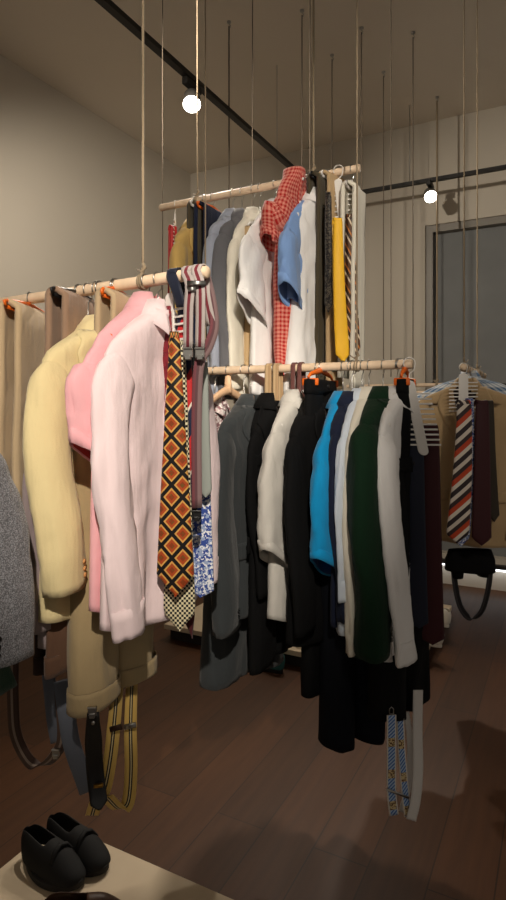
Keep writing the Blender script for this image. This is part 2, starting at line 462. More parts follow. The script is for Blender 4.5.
def hanger(pos, rot, label, mat, z=-.075, w=.19, kind='coat', drop=.055, group='clothes hangers', cat='hanger', clamp=None):
    o = thing('clothes_hanger', label, cat, pos, rot, group)
    obj('hook', hook(NB(), z-.0), STEEL, o)
    bm = NB(); pts = []; rs = []
    for k in range(21):
        e = -1+k/10; pts.append((e*w, .012*(e*e), z-.004-drop*abs(e)**1.35)); rs.append(.0065+.0045*(1-abs(e)))
    tube(bm, pts, rs, 10, flat=1.5)
    if kind == 'bar':
        tube(bm, [(-w*.86, .01, z-drop), (-w*.8, 0, z-drop-.02), (w*.8, 0, z-drop-.02), (w*.86, .01, z-drop)], .004, 8)
    obj('shoulder_bar', bm, mat, o)
    bm = NB(); tube(bm, [(0, 0, z-.012), (0, 0, z+.024), (0, 0, z+.046), (0, 0, z+.052)], [.017, .014, .012, .006], 12, flat=.7); obj('neck_boss', bm, mat, o)
    return o

def collar(T, z, a, b, xo, yo, h=.024, fall=.055, tip=.030, gap=.34, flare=1.42, n=34):
    bm = NB(); rings = [[] for _ in range(6)]
    for i in range(n+1):
        f = i/n; th = PI/2 + gap + (2*PI-2*gap)*f; c, s_ = math.cos(th), math.sin(th)
        tipf = max(0, abs(f-.5)*2-.55)/.45; tipf *= tipf
        def P(k, zz): return (xo + a*k*c, yo + b*k*s_, z+zz)
        rings[0].append(P(1.0, -.012)); rings[1].append(P(.80, h*.6)); rings[2].append(P(.62, h)); rings[3].append(P(.70, h+.002))
        rings[4].append(P(.7+(flare-.7)*.55, h-fall*.5-tip*.4*tipf)); q = P(flare+.10*tipf, h-fall-tip*tipf)
        rings[5].append(q)
    loft(bm, rings, closed=False); return bm

def buttons(T, par, xs, zs, mat, side=1, r=.006, off=.006):
    for z in zs:
        x = xs(z) if callable(xs) else xs
        bm = NB(); disc(bm, (x, T.y(x, z, side)+side*off, z), (0, side, 0), r, .003, 12); obj('button', bm, mat, par)

SHELL_TOP = -.092
def shirt(rail, px, mat, label, cat='shirt', name='shirt', L=.74, W=.20, B=.036, sleeve='long', yaw=0.0, hmat=None, hlabel=None, z0=None,
          amp=.012, seed=1, hem=1.0, col=True, slen=None, swing=(0.0, 0.0), fwd=(.01, .01), r0=.058, r1=None, flat=.38, inner=None, btn=PWHITE,
          pocket=False, group=None, pos=None, rot=None, tail=.03, lean=0.0, trim=None, cuffm=None, front=1, sides=(1, -1), hkind='coat', neck=.047, colk={}):
    p = pos or rail.on(px); rz = (BASE if rot is None else rot) + math.radians(yaw)
    z0 = SHELL_TOP if z0 is None else z0
    o = thing(name, label, cat, p, rz, group)
    zt, zb = z0, z0-L
    T = Torso([(zt+.012, neck, .040, 0, 0), (zt, neck*1.15, .042, 0, 0), (zt-.022, W*.46, .036, 0, 0), (zt-.050, W*.68, .030, 0, 0), (zt-.080, W*.87, .026, 0, 0), (zt-.108, W*.97, .025, 0, 0),
               (zt-.17, W*1.0, B*.9, 0, 0), (zt-L*.5, W*.98, B, lean*.4, 0), (zb, W*1.02*hem, B*1.1, lean, 0)], amp, 30, seed, tail=tail)
    obj('body', T.mesh(), mat, o, solid=.0025)
    if col: obj('collar', collar(T, zt+.012, neck*1.02, .042, 0, 0, **colk), trim or mat, o, solid=.0025)
    if sleeve:
        for i, sx in enumerate(sides):
            ln = slen or (.55 if sleeve == 'long' else .22)
            re = r1 or (.046 if sleeve == 'long' else .075)
            path = sleeve_path(sx, W, zt, ln, swing[i], fwd[i]); sl = 0 if sleeve == 'long' else .7*sx
            so = obj('sleeve', sleeve_mesh(path, r0, re, flat, seed+sx*3, slant=sl), mat, o, solid=.0025)
            if sleeve == 'long':
                e = path[-1]; d = (path[-1]-path[-4]).normalized(); cp = [e-d*.055, e-d*.03, e, e+d*.012]
                obj('cuff', sleeve_mesh(cp, re*1.04, re*1.03, flat*1.04, seed+sx*3, full=True), cuffm or trim or mat, so, solid=.002)
            else:
                e = path[-1]; d = (path[-1]-path[-4]).normalized(); cp = [e-d*.03, e-d*.012, e+d*.003]
                obj('hem_band', sleeve_mesh(cp, re*1.03, re*1.03, flat*1.02, seed+sx*3, full=True, slant=sl), cuffm or trim or mat, so, solid=.0015)
                if inner:
                    obj('sleeve_inside', sleeve_mesh([e-d*.07, e-d*.03, e-d*.0], re*.88, re*.90, flat*.88, seed+sx*3, full=True, slant=sl), inner, so, solid=.001)  # thin inner layer of the sleeve opening in a deeper colour
    if name in ('shirt', 'blouse'):
        obj('placket', T.patch(lambda z: -.014, lambda z: .014, zt-.012, zb+.03, 30, 4, front, .0035), mat, o, solid=.0015)
        buttons(T, o, 0, [zt-.03-k*.085 for k in range(int((L-.08)/.085))], btn, front)
    elif name == 'polo_shirt':
        obj('placket', T.patch(lambda z: -.016, lambda z: .016, zt-.012, zt-.17, 12, 4, front, .0035), mat, o, solid=.0015)
        buttons(T, o, 0, [zt-.03, zt-.085, zt-.14], btn, front)
    if pocket:
        obj('breast_pocket', T.patch(lambda z: .05, lambda z: .15, zt-.17, zt-.29, 10, 6, front, .0035), mat, o, solid=.002)
    if hkind != 'none': hanger(p, rz, hlabel or ('hanger inside the ' + label), hmat or PWHITE, z=zt-.012, w=W*.76, drop=.07)
    return o, T

def jacket(rail, px, mat, label, L=.76, W=.21, B=.046, yaw=0.0, hmat=None, hlabel=None, z0=None, amp=.008, seed=1, slen=.58, swing=(0, 0), fwd=(.03, .03),
           lining=None, btn=PBLACK, pos=None, rot=None, group=None, lapel=True, cat='jacket', name='jacket', hem=1.03, r0=.064, r1=.054, flat=.46, nb=3, vz=.30, lean=0.0, pockets=True, trim=None):
    p = pos or rail.on(px); rz = (BASE if rot is None else rot) + math.radians(yaw); z0 = SHELL_TOP if z0 is None else z0
    o = thing(name, label, cat, p, rz, group); zt, zb = z0, z0-L; nk = .056
    T = Torso([(zt+.012, nk, .044, 0, 0), (zt, nk*1.15, .046, 0, 0), (zt-.020, W*.50, .044, 0, 0), (zt-.042, W*.72, .040, 0, 0), (zt-.066, W*.91, .036, 0, 0), (zt-.088, W*.99, .034, 0, 0),
               (zt-.15, W, B*.95, 0, 0), (zt-L*.45, W*.95, B, lean*.4, 0), (zb, W*hem, B*1.12, lean, 0)], amp, 22, seed, q=2.6, tail=.012, wr=.005)
    obj('body', T.mesh(), mat, o, solid=.004)
    lm = lining or cloth('dark_lining', (40, 32, 28))
    if lapel:
        obj('lining', T.patch(lambda z: -.058*max(0, 1-(zt-z)/vz)-.002, lambda z: .058*max(0, 1-(zt-z)/vz)+.002, zt, zt-vz, 12, 4, 1, .0025), lm, o, solid=.001)
        for s_ in (-1, 1):
            def inn(z, s_=s_): return s_*.056*max(0, 1-(zt-z)/vz)
            def outw(z, s_=s_):
                f = (zt-z)/vz; return s_*(.062*max(0, 1-f) + (.075*min(1, f/.32+.35) if f < .32 else .075*(1-f)/.68))
            obj('lapel', T.patch(inn, outw, zt-.004, zt-vz, 24, 6, 1, .007), trim or mat, o, solid=.004)
    obj('collar', collar(T, zt+.010, nk*1.04, .047, 0, 0, h=.026, fall=.050, tip=.008, gap=.75, flare=1.36), trim or mat, o, solid=.004)
    for i, sx in enumerate((1, -1)):
        path = sleeve_path(sx, W+.004, zt+.01, slen, swing[i], fwd[i], .012)
        so = obj('sleeve', sleeve_mesh(path, r0, r1, flat, seed+sx*5, wr=.06), mat, o, solid=.004)
        e = path[-1]; d = (path[-1]-path[-4]).normalized()
        for k in range(3):
            q = e - d*(.03+.016*k) + Vector((-sx*r1*.55, r1*flat*.9, 0)); bm = NB(); disc(bm, q, (-sx*.3, 1, 0), .006, .004, 10); obj('cuff_button', bm, btn, so)
    obj('front_edge', T.patch(lambda z: -.006, lambda z: .010, zt-vz, zb+.015, 20, 3, 1, .004), trim or mat, o, solid=.003)
    buttons(T, o, -.018, [zt-vz-.005-k*.105 for k in range(nb)], btn, 1, .009, .006)
    if pockets:
        for s_ in (-1, 1):
            obj('pocket_flap', T.patch(lambda z: min(s_*.075, s_*.19), lambda z: max(s_*.075, s_*.19), zt-L*.66, zt-L*.66-.055, 5, 6, 1, .006), trim or mat, o, solid=.003)
    hanger(p, rz, hlabel or ('hanger inside the ' + label), hmat or HWOOD, z=zt-.012, w=W*.80, drop=.055)
    return o, T

def folded_trousers(rail, px, mat, label, drop=.62, back=.55, w=.30, yaw=0.0, hmat=PORANGE, hlabel=None, zbar=-.055, th=.014, seed=1, gap=.018, group=None, tilt=0.0, taper=.0, x0=0.0):
    p = rail.on(px); rz = BASE+math.radians(yaw)
    o = thing('folded_trousers', label, 'trousers', p, rz, group); rnd = random.Random(seed); ph = rnd.uniform(0, 6)
    path = [(gap*(1+.5*k/14), zbar - drop + drop*k/14) for k in range(15)]
    path += [(gap*math.cos(a), zbar + gap*.8*math.sin(a)) for a in [PI*k/8 for k in range(1, 8)]]
    path += [(-gap*(1+.5*(k/14)), zbar - back*k/14) for k in range(15)]
    bm = NB(); rings = []
    for j, (y, z) in enumerate(path):
        ring = []; f = max(0, (zbar-z)/max(drop, .01)); ww = w*(1-taper*f)
        for i in range(15):
            e = -1+i/7
            ring.append((x0+e*ww/2, y + .004*math.sin(9*e+ph+z*3)*f + .004*noise.noise(Vector((e*2, z*6, seed))), z - tilt*e*w/2))
        rings.append(ring)
    loft(bm, rings, closed=False)
    obj('trouser_legs', bm, mat, o, solid=th)
    # waistband across the folded end
    bm = NB(); 
    rings = [[(x0+e*w*(1-taper)*.5*1.0, y, z) for e in [-1+k/5 for k in range(11)]] for y, z in ((gap*1.05+th*.6, zbar-drop), (gap*1.05+th*.6, zbar-drop+.04))]
    loft(bm, rings, closed=False); obj('trouser_cuff', bm, mat, o, solid=.004)
    # hanger with a straight bar
    h = thing('trouser_hanger', hlabel or 'hanger carrying the '+label, 'hanger', p, rz, 'trouser hangers')
    obj('hook', hook(NB(), zbar+.03), STEEL, h)
    bm = NB(); tube(bm, [(x0-w*.52, 0, zbar+tilt*w*.5), (x0-w*.56, 0, zbar+.012+tilt*w*.5), (x0-w*.5, 0, zbar+.016+tilt*w*.5), (0, 0, zbar+.030), (x0+w*.5, 0, zbar+.016-tilt*w*.5), (x0+w*.56, 0, zbar+.012-tilt*w*.5), (x0+w*.52, 0, zbar-tilt*w*.5)], .0042, 10, flat=1.3)
    tube(bm, [(x0-w*.52, 0, zbar+tilt*w*.5), (x0+w*.52, 0, zbar-tilt*w*.5)], .005, 10)
    obj('hanger_bar', bm, hmat, h)
    return o

def hung_trousers(rail, px, mat, label, L=.95, W=.18, B=.035, yaw=0.0, hmat=PORANGE, hlabel=None, z0=-.085, seed=1, flare=1.0, pos=None, group=None, name='trousers', cat='trousers', lean=0.0, hem=None, cuff=True, split=.105, legs2=True):
    p = pos or rail.on(px); rz = BASE+math.radians(yaw); o = thing(name, label, cat, p, rz, group)
    for i, sx in enumerate((1, -1)):
        a0 = W*.53; T = Torso([(z0, a0, B*.8, sx*W*.48, 0), (z0-.2, a0*1.06, B, sx*W*.5, 0), (z0-L*.6, a0*.98*flare, B, sx*W*.52+lean*.5, 0), (z0-L, a0*.98*flare**1.5, B*1.05, sx*W*.55*flare+lean, 0)], .009, 34, seed+i, q=2.2)
        lg = obj('trouser_leg', T.mesh(34, 40), mat, o, solid=.003)
        if cuff:
            T2 = Torso([(z0-L+.045, a0*1.02*flare**1.5, B*1.12, sx*W*.55*flare+lean, 0), (z0-L-.002, a0*1.02*flare**1.5, B*1.15, sx*W*.55*flare+lean, 0)], 0, 34, seed+i, q=2.2, wr=0)
            obj('cuff', T2.mesh(4, 40), mat, lg, solid=.003)
    T = Torso([(z0+.006, W*1.03, B*.95, 0, 0), (z0-.036, W*1.05, B*1.0, 0, 0)], 0, 30, seed, q=2.6, wr=0)
    obj('waistband', T.mesh(4, 48), mat, o, solid=.004)
    bm = NB(); disc(bm, (0, B*1.08, z0-.014), (0, 1, 0), .008, .004, 12); obj('button', bm, PBLACK, o)
    h = thing('clip_hanger', hlabel or 'hanger gripping the '+label, 'hanger', p, rz, 'clip hangers')
    obj('hook', hook(NB(), z0+.03), STEEL, h)
    bm = NB(); tube(bm, [(-W*.95, 0, z0+.012), (-W*.8, 0, z0+.024), (0, 0, z0+.042), (W*.8, 0, z0+.024), (W*.95, 0, z0+.012)], [.004, .005, .009, .005, .004], 10, flat=1.3)
    obj('hanger_bar', bm, hmat, h)
    for s_ in (-1, 1):
        bm = NB(); box(bm, s_*W*.8-.006, s_*W*.8+.006, -B*1.0-.003, B*1.0+.003, z0-.014, z0+.010); obj('clip', bm, hmat, h, bevel=.003)
    return o

# ---- ties and straps
def tie(pos, rot, mat, label, L=.55, w0=.038, w1=.085, tip=.045, tail=True, tw=.028, tl=.42, group=None, lean=0.0, cat='necktie', back=.012, neckloop=True, tmat=None):
    o = thing('necktie', label, cat, pos, rot, group)
    n = 34; pts = []; ws = []
    bm = NB(); Lr = uvl(bm); NX = 8
    rows = []
    for j in range(n+1):
        f = j/n; z = -L*f; body = L-tip
        if -z < body: w = w0+(w1-w0)*((-z)/body)**.9
        else: w = max(.002, w1*(1-((-z)-body)/tip))
        y = .006*math.sin(3.0*f+1) ; row = []
        for i in range(NX+1):
            e = -1+2*i/NX; row.append(((lean*f*f + e*w/2, y+.004*(1-e*e), z), .5+e*w/2/w1, -z))
        rows.append(row)
    front = [[bm.verts.new(q[0]) for q in r] for r in rows]
    bk = [[bm.verts.new((q[0][0], q[0][1]-.006, q[0][2])) for q in r] for r in rows]
    def face(vs, uvs):
        f = bm.faces.new(vs)
        for lp, q in zip(f.loops, uvs): lp[Lr].uv = q
    for j in range(n):
        for i in range(NX):
            q = [(j, i), (j, i+1), (j+1, i+1), (j+1, i)]
            face([front[a][b] for a, b in q], [rows[a][b][1:] for a, b in q]); face([bk[a][b] for a, b in reversed(q)], [rows[a][b][1:] for a, b in reversed(q)])
        for i in (0, NX):
            q = [front[j][i], front[j+1][i], bk[j+1][i], bk[j][i]]; u_ = [rows[j][i][1:], rows[j+1][i][1:]]*2; face(q, u_)
    obj('front_blade', bm, mat, o)
    if tail:
        bm = NB(); pt = [(lean*.6*(k/14)**2+.006, -back, -tl*k/14) for k in range(15)]
        wl = [tw*(.8+.35*k/14) for k in range(14)] + [.004]
        ribbon(bm, pt, wl, (1, 0, 0), .002); obj('tail', bm, tmat or mat, o)
    if neckloop:
        bm = NB(); a = [(.0, .003*1, -.005), (.0, .004, .008), (.003, -.004, .014), (.006, -back*.8, .006), (.006, -back, -.006)]
        ribbon(bm, spline(a, 4), w0*.9, (1, 0, 0), .002); obj('neck_fold', bm, tmat or mat, o)
    return o
def tie_hanger(pos, rot, label, H=.17, w=.125, hookz=-.045, tonguew=.030, n=7, tilt=0.0):
    """white plastic comb with a tongue down the middle; local x across, hook above"""
    o = thing('tie_hanger', label, 'tie hanger', pos, rot, 'white tie hangers')
    obj('hook', hook(NB(), hookz), PWHITE, o)
    bm = NB(); z0 = hookz; pts = []
    for k in range(13): pts.append((tonguew*.5*math.cos(PI*k/12), z0-.005+.012*math.sin(PI*k/12)))
    for k in range(13): pts.append((-tonguew*.5*math.cos(PI*k/12), z0-H-.012-tonguew*.5*math.sin(PI*k/12)))
    f = [bm.verts.new((x+tilt*(z0-z), .004, z)) for x, z in pts]; b = [bm.verts.new((x+tilt*(z0-z), -.002, z)) for x, z in pts]
    bm.faces.new(f); bm.faces.new(list(reversed(b)))
    for i in range(len(pts)): k = (i+1) % len(pts); bm.faces.new((f[i], b[i], b[k], f[k]))
    obj('tongue', bm, PWHITE, o, smooth=False, bevel=.0015)
    for s_ in (-1, 1):
        bm = NB(); zt = z0-.035
        for k in range(n):
            z = zt-(H-.04)*k/(n-1); x0, x1 = sorted((s_*tonguew*.4+tilt*(z0-z), s_*w*.5+tilt*(z0-z)))
            box(bm, x0, x1, -.002, .002, z-.0028, z+.0028)
        obj('comb_arm', bm, PWHITE, o, smooth=False, bevel=.001)
    return o
def clip_part(par, c, n, size=.016, mat=None):
    """alligator clip: plate, jaw and lever in one mesh"""
    bm = NB(); c = Vector(c); n = Vector(n).normalized(); x, y = Vector((0, 0, 1)).cross(n).normalized(), n
    M = Matrix((x, y, Vector((0, 0, 1)))).transposed().to_4x4(); M.translation = c
    box(bm, -size, size, -.004, .004, -size*1.6, size*.4, M); box(bm, -size*.6, size*.6, -.007, .007, -size*2.1, -size*1.0, M); box(bm, -size*1.1, size*1.1, .003, .008, size*.1, size*.5, M)
    obj('clip', bm, mat or STEEL, par, bevel=.0015, smooth=False)
# ================================================================== cloths
PALEPINK = cloth('pale_pink_cotton', (242, 220, 222), 1100, .06)
PINK = cloth('pink_cotton', (240, 178, 184), 1100, .07)
REDSHADE = cloth('red_sleeve_shade', (196, 60, 58), 900, .1)  # red tone paints the shade inside the pink sleeve openings
CREAM = cloth('cream_wool', (226, 208, 158), 700, .10)
BEIGE = cloth('beige_twill', (190, 166, 132), 800, .08)
KHAKI = cloth('khaki_twill', (166, 145, 108), 800, .08)
BROWN = cloth('brown_wool', (92, 66, 50), 700, .12)
TAUPE = cloth('taupe_wool', (150, 122, 100), 700, .10)
DKBROWN = cloth('dark_brown_wool', (48, 33, 27), 700, .12, .05)
GREYWOOL = cloth('grey_melange_wool', (118, 118, 122), 420, .10, .3, .5, melange=.5)
DKGREEN = cloth('dark_green_cloth', (28, 58, 44), 700, .1)
LILAC = cloth('lilac_grey_cotton', (140, 126, 126), 900, .1)
MUSTARD = cloth('mustard_wool', (198, 164, 96), 700, .1)
GREYBLUE = cloth('grey_blue_wool', (150, 156, 170), 800, .08)
MIDGREY = cloth('mid_grey_wool', (96, 96, 100), 700, .1)
OFFWHITE = cloth('off_white_cotton', (226, 220, 204), 1000, .06)
WHITE = cloth('white_cotton', (236, 234, 232), 1100, .05)
GREYWHITE = cloth('grey_white_cotton', (206, 202, 194), 1000, .07)
SKY = cloth('sky_blue_cotton', (128, 162, 214), 1000, .08)
CYAN = cloth('bright_blue_pique', (12, 146, 206), 700, .08)
CYANIN = cloth('deep_blue_inside', (6, 58, 124), 700, .08)  # deeper blue for the inside of the polo sleeves
NAVY = cloth('navy_wool', (27, 33, 54), 700, .12, .05)
DNAVY = cloth('dark_navy_wool', (12, 15, 23), 700, .12, .0)
BLACK = cloth('black_wool', (10, 10, 11), 700, .12, .0)
CHAR = cloth('charcoal_wool', (56, 60, 62), 600, .10)
GREEN = cloth('bottle_green_wool', (13, 42, 24), 500, .14, .04)
MAROON = cloth('maroon_wool', (52, 18, 22), 700, .12)
OLIVE = cloth('olive_brown_twill', (74, 66, 50), 700, .1)
SAND = cloth('sand_wool', (188, 160, 120), 700, .1)
PALEBLUE = cloth('pale_blue_cotton', (206, 216, 228), 1000, .06)
GING = weave_pattern('red_gingham', gingham((168, 24, 22), (212, 136, 120), 62), .85)
BCHECK = weave_pattern('blue_check', gingham((92, 124, 160), (222, 226, 228), 26), .85)
SPECK = weave_pattern('speckled_floral', spots((214, 198, 196), (150, 112, 116), (240, 232, 228), 60), .85)

# ================================================================== rail nearest the camera
# grey wool jacket on the rail outside the frame, green one behind it
jacket(r7, 0, GREYWOOL, 'grey melange wool jacket cut off by the left edge', pos=Vector((-.645, 1.035, 1.625)), L=.56, W=.205, B=.05, slen=.47, seed=3, lapel=False, fwd=(.02, .035), swing=(0, .02), r1=.07, hlabel='hanger inside the grey wool jacket')
shirt(r7, 0, DKGREEN, 'dark green garment showing below the grey wool jacket', 'garment', 'tunic', pos=Vector((-.707, 1.067, 1.60)), L=.64, W=.21, B=.05, sleeve=None, col=False, seed=4, hlabel='hanger inside the dark green garment', tail=0, hem=1.6)
folded_trousers(r1, -18, BEIGE, 'beige trousers folded over orange hanger at the left frame edge', drop=.80, back=.7, w=.26, yaw=22, zbar=-.062, seed=2, hlabel='orange hanger at the left frame edge')
folded_trousers(r1, 30, BEIGE, 'wide beige trousers folded over orange hanger left of the cream jacket', drop=.70, back=.6, w=.27, yaw=24, zbar=-.045, seed=5, hlabel='orange hanger with beige trousers left of the cream jacket')
folded_trousers(r1, 78, TAUPE, 'brown trousers folded over a hanger behind the cream jacket', drop=.60, back=.5, w=.24, yaw=16, zbar=-.030, seed=6, hmat=PBLACK, hlabel='black hanger with the brown folded trousers')
folded_trousers(r1, 116, BEIGE, 'small beige trousers on an orange hanger above the pink collars', drop=.5, back=.5, w=.12, yaw=10, zbar=-.035, seed=8, hlabel='orange hanger above the pink short sleeved shirt')
shirt(r1, 88, LILAC, 'lilac grey long sleeved shirt hidden behind the cream jacket', L=.70, W=.17, seed=12, z0=-.18, yaw=4, slen=.56, hlabel='hanger inside the lilac grey shirt')
jacket(r1, 100, CREAM, 'cream jacket with rolled sleeves beside the pink shirts', L=.70, W=.195, B=.042, yaw=2, z0=-.115, seed=9, amp=.016, slen=.54, fwd=(.055, .02), lining=BROWN, btn=HWOOD, r0=.07, r1=.058, flat=.55, pockets=False, hlabel='hanger inside the cream jacket')
hung_trousers(r1, 97, BROWN, 'dark brown trousers hanging low between cream jacket and pink shirts', L=0.65, z0=-.30, W=.16, B=.02, hmat=PBLACK, seed=14, hlabel='hanger of the dark brown trousers')
shirt(r1, 146, PINK, 'pink short sleeved shirt behind the pale pink long sleeved one', L=.70, W=.192, B=.028, sleeve='short', slen=.27, r1=.062, seed=11, inner=REDSHADE, hmat=PORANGE, hlabel='orange hanger inside the pink short sleeved shirt', swing=(.02, .03), z0=-.07)
hung_trousers(r1, 115, KHAKI, 'khaki breeches hanging below the pink shirts', L=.735, z0=-.30, W=.138, B=.042, hmat=PBLACK, seed=15, hlabel='hanger of the khaki breeches')
shirt(r1, 158, PALEPINK, 'pale pink long sleeved shirt with white hanger, front of the nearest rail', L=.715, W=.195, B=.032, sleeve='long', slen=.625, seed=21, amp=.024, fwd=(.045, -.01), swing=(-.02, .06), flat=.5, r0=.06, r1=.044, hlabel='white hanger inside the pale pink long sleeved shirt', colk=dict(fall=.055, tip=.04))

DIAM = weave_pattern('diamond_silk', diamonds, .5)
SMALL = weave_pattern('small_check_silk', minicheck((222, 212, 176), (28, 26, 24), 7, .012), .6)
FLOR = weave_pattern('blue_floral_silk', spots((52, 76, 150), (150, 166, 200), (232, 232, 236), 90), .6)
MARDOT = weave_pattern('maroon_silk', spots((120, 28, 40), (104, 22, 34), (130, 36, 46), 60), .5)
REDNAVY = weave_pattern('red_navy_stripe_silk', diag([((190, 44, 46), .52), ((226, 216, 200), .06), ((30, 36, 62), .42)], .16, -1.2), .5)
NAVYSILK = weave_pattern('navy_silk', stripes([((25, 30, 47), 1)]), .6)
GREYSILK = weave_pattern('grey_green_silk', stripes([((150, 156, 150), 1)]), .5)
th_y = r1.on(172)
tie_hanger(th_y+Vector((-.004, -.0, 0)), PI-.7, 'white tie hanger on the nearest rail with the diamond tie', H=.15, w=.10)
tie(at(175, 338, 1.285), PI-.05, DIAM, 'orange and black diamond patterned tie beside the pale pink shirt', L=.605, w0=.022, w1=.088, tip=.05, tl=.5, cat='tie')
tie(at(179, 345, 1.325), PI-.05, SMALL, 'cream and black small checked tie under the diamond tie', L=.69, w0=.03, w1=.078, tip=.045, tl=.5)
tie(at(200, 350, 1.40), PI-.2, FLOR, 'blue floral tie behind the grey suspenders', L=.63, w0=.03, w1=.07, tip=.01, tl=.4)
tie(at(167, 312, 1.345), PI-.5, MARDOT, 'maroon tie between the pale pink shirt and the diamond tie', L=.50, w0=.03, w1=.065, tl=.4)
tie(at(184.5, 296, 1.335), PI-.3, REDNAVY, 'red and navy striped tie right of the diamond tie', L=.52, w0=.03, w1=.055, tl=.4)
tie(at(190.5, 350, 1.36), PI-.2, cloth('black_silk', (20, 19, 20)), 'black tie under the red and navy striped tie', L=.42, w0=.03, w1=.05, tl=.4)
tie(at(205, 368, 1.352), PI-.2, GREYSILK, 'plain grey tie right of the grey and burgundy suspenders', L=.318, w0=.016, w1=.03, tip=.012, tail=False)
# narrow maroon end below the checked tie
tie(at(184, 560, 1.37), PI-.1, cloth('wine_silk', (74, 26, 30)), 'narrow dark wine tie tip hanging lowest under the checked tie', L=.195, w0=.02, w1=.034, tip=.06, tail=False, neckloop=False, lean=-.02)

def strap_thing(name, label, cat, px, py, Y, group=None):
    o = thing(name, label, cat, at(px, py, Y), 0, group); org = at(px, py, Y)
    def lp(x, y, dy=0.0): return at(x, y, Y+dy) - org
    return o, lp
# navy tie knotted over the rail
o, lp = strap_thing('necktie', 'plain navy tie looped over the nearest rail above the tie hanger', 'tie', 176, 268, 1.325)
c = r1.on(176)-o.location
def over(lpf, xs, xe, y_end, c, w, yb_end=None, k=1.0):
    """front drop, over the rail, back drop (local points)"""
    pts = [lpf(xe, y_end, -.03), lpf(xs, (y_end+270)/2, -.03)]
    for a in range(0, 181, 30):
        r_ = RR+.0045; pts.append(c - U*r_*math.cos(math.radians(a)) + Vector((0, 0, r_*math.sin(math.radians(a)))))
    return pts
bm = NB(); pts = over(lp, 176, 181, 306, c, .03) + [c+U*.02+Vector((0, 0, -.06))]
ribbon(bm, spline(pts, 4), .026, -V, .002); obj('loop', bm, NAVYSILK, o)
bm = NB(); ribbon(bm, spline([lp(181, 304, -.03), lp(183, 330, -.025), lp(185, 352, -.02)], 4), [.026]*9 , (1, 0, 0), .002) if False else None
bm.free()
# grey and burgundy suspenders draped on the rail end
SUSP = weave_pattern('grey_burgundy_webbing', stripes([((170, 160, 156), .34), ((112, 42, 52), .66), ((170, 160, 156), 1)]), .75)
SUSPD = weave_pattern('burgundy_webbing', stripes([((108, 60, 66), .3), ((92, 62, 66), .55), ((124, 100, 100), 1)]), .75)
o, lp = strap_thing('suspenders', 'grey and burgundy striped suspenders draped over the end of the nearest rail', 'suspenders', 197, 268, 1.30)
for px, x2 in ((190.5, 188), (200.5, 200)):
    c = r1.on(px)-o.location; pts = [lp(x2, 347, -.035), lp(x2+.5, 310, -.035), lp(px-.5, 285, -.032)]
    for a in range(0, 181, 30): pts.append(c - U*(RR+.0045)*math.cos(math.radians(a)) + Vector((0, 0, (RR+.0045)*math.sin(math.radians(a)))))
    pts += [c+U*.024+Vector((0, 0, -.05)), c+U*.035+Vector((.008, 0, -.12))]
    bm = NB(); ribbon(bm, spline(pts, 5), .0235, [(.89, -.3, 0)]*(5*(len(pts)-1)+1), .0018); s = obj('strap', bm, SUSP, o)
    clip_part(s, lp(x2, 350, -.035), (-.1, -1, 0), .011)
bm = NB(); ribbon(bm, spline([lp(206, 276, .03), lp(212, 300, .04), lp(214.5, 325, .03), lp(209, 345, -.0), lp(202, 356, -.02)], 6), .024, (.8, .6, .1), .0018); obj('strap', bm, SUSPD, o)
bm = NB(); ribbon(bm, spline([lp(202, 354, -.02), lp(198, 375, -.02), lp(196.5, 430, -.015), lp(197, 508, -.01)], 8), .024, (1, .2, 0), .0018); s = obj('strap', bm, SUSPD, o)
clip_part(s, lp(197, 512, -.01), (0, -1, 0), .010, PBLACK)
for py, xa, xb in ((283, 187, 206), (289, 188, 196)):
    bm = NB(); ribbon(bm, [lp(xa, py, -.044), lp(xb, py, -.044)], .010, (0, 0, 1), .002); obj('adjuster', bm, STEEL, o)
# black leather strap and the yellow suspenders under the khaki breeches
o, lp = strap_thing('leather_strap', 'black leather strap clipped under the khaki breeches', 'strap', 93, 712, 1.24)
bm = NB(); pts = spline([lp(93, 713), lp(93.5, 740, .01), lp(95, 770, .015), lp(98, 795, .01), lp(100, 810, 0)], 6)
ws = [.026+.012*min(1, i/6) for i in range(len(pts))]; ws[-1] = .006; ws[-2] = .018; ws[-3] = .028
ribbon(bm, pts, ws, (1, .15, 0), .003); obj('strap', bm, plain('black_leather', (16, 15, 15), .4, 0, .5), o, bevel=0)
clip_part(o, lp(92.5, 708), (0, -1, 0), .010)
bm = NB(); disc(bm, lp(93, 723, -.006), (0, -1, 0), .004, .003); obj('stud', bm, STEEL, o)
bm = NB(); ribbon(bm, [lp(94, 786, -.001), lp(103, 785, -.001)], .006, (0, 0, 1), .004); obj('keeper', bm, BRASS, o)
YEL = weave_pattern('yellow_black_webbing', stripes([((206, 170, 92), .36), ((22, 20, 24), .46), ((214, 196, 150), .54), ((22, 20, 24), .64), ((206, 170, 92), 1)]), .7)
o, lp = strap_thing('suspenders', 'yellow suspenders with black stripes looping low under the khaki breeches', 'suspenders', 125, 690, 1.34)
for pp in (((119, 676, .22), (117, 692, .12), (114, 725, -.02), (110, 760, -.05), (104, 790, -.06), (96, 803, -.04), (92, 815, -.02)), ((133, 674, .24), (131.5, 692, .14), (130.5, 730, .03), (131, 770, .01), (128, 802, -.01), (119, 808, -.03), (107, 797, -.06))):
    bm = NB(); ribbon(bm, spline([lp(*q) for q in pp], 8), .031, (1, .25, -.15), .0016); obj('strap', bm, YEL, o)
for xa, xb, py, m, dy in ((124, 136, 726, STEEL, .012), (110, 122, 728, plain('dark_buckle', (60, 40, 30), .4, .5), -.05)):
    bm = NB(); ribbon(bm, [lp(xa, py+1.5, dy), lp(xb, py-1.5, dy)], .011, (0, 0, 1), .003); obj('adjuster', bm, m, o)
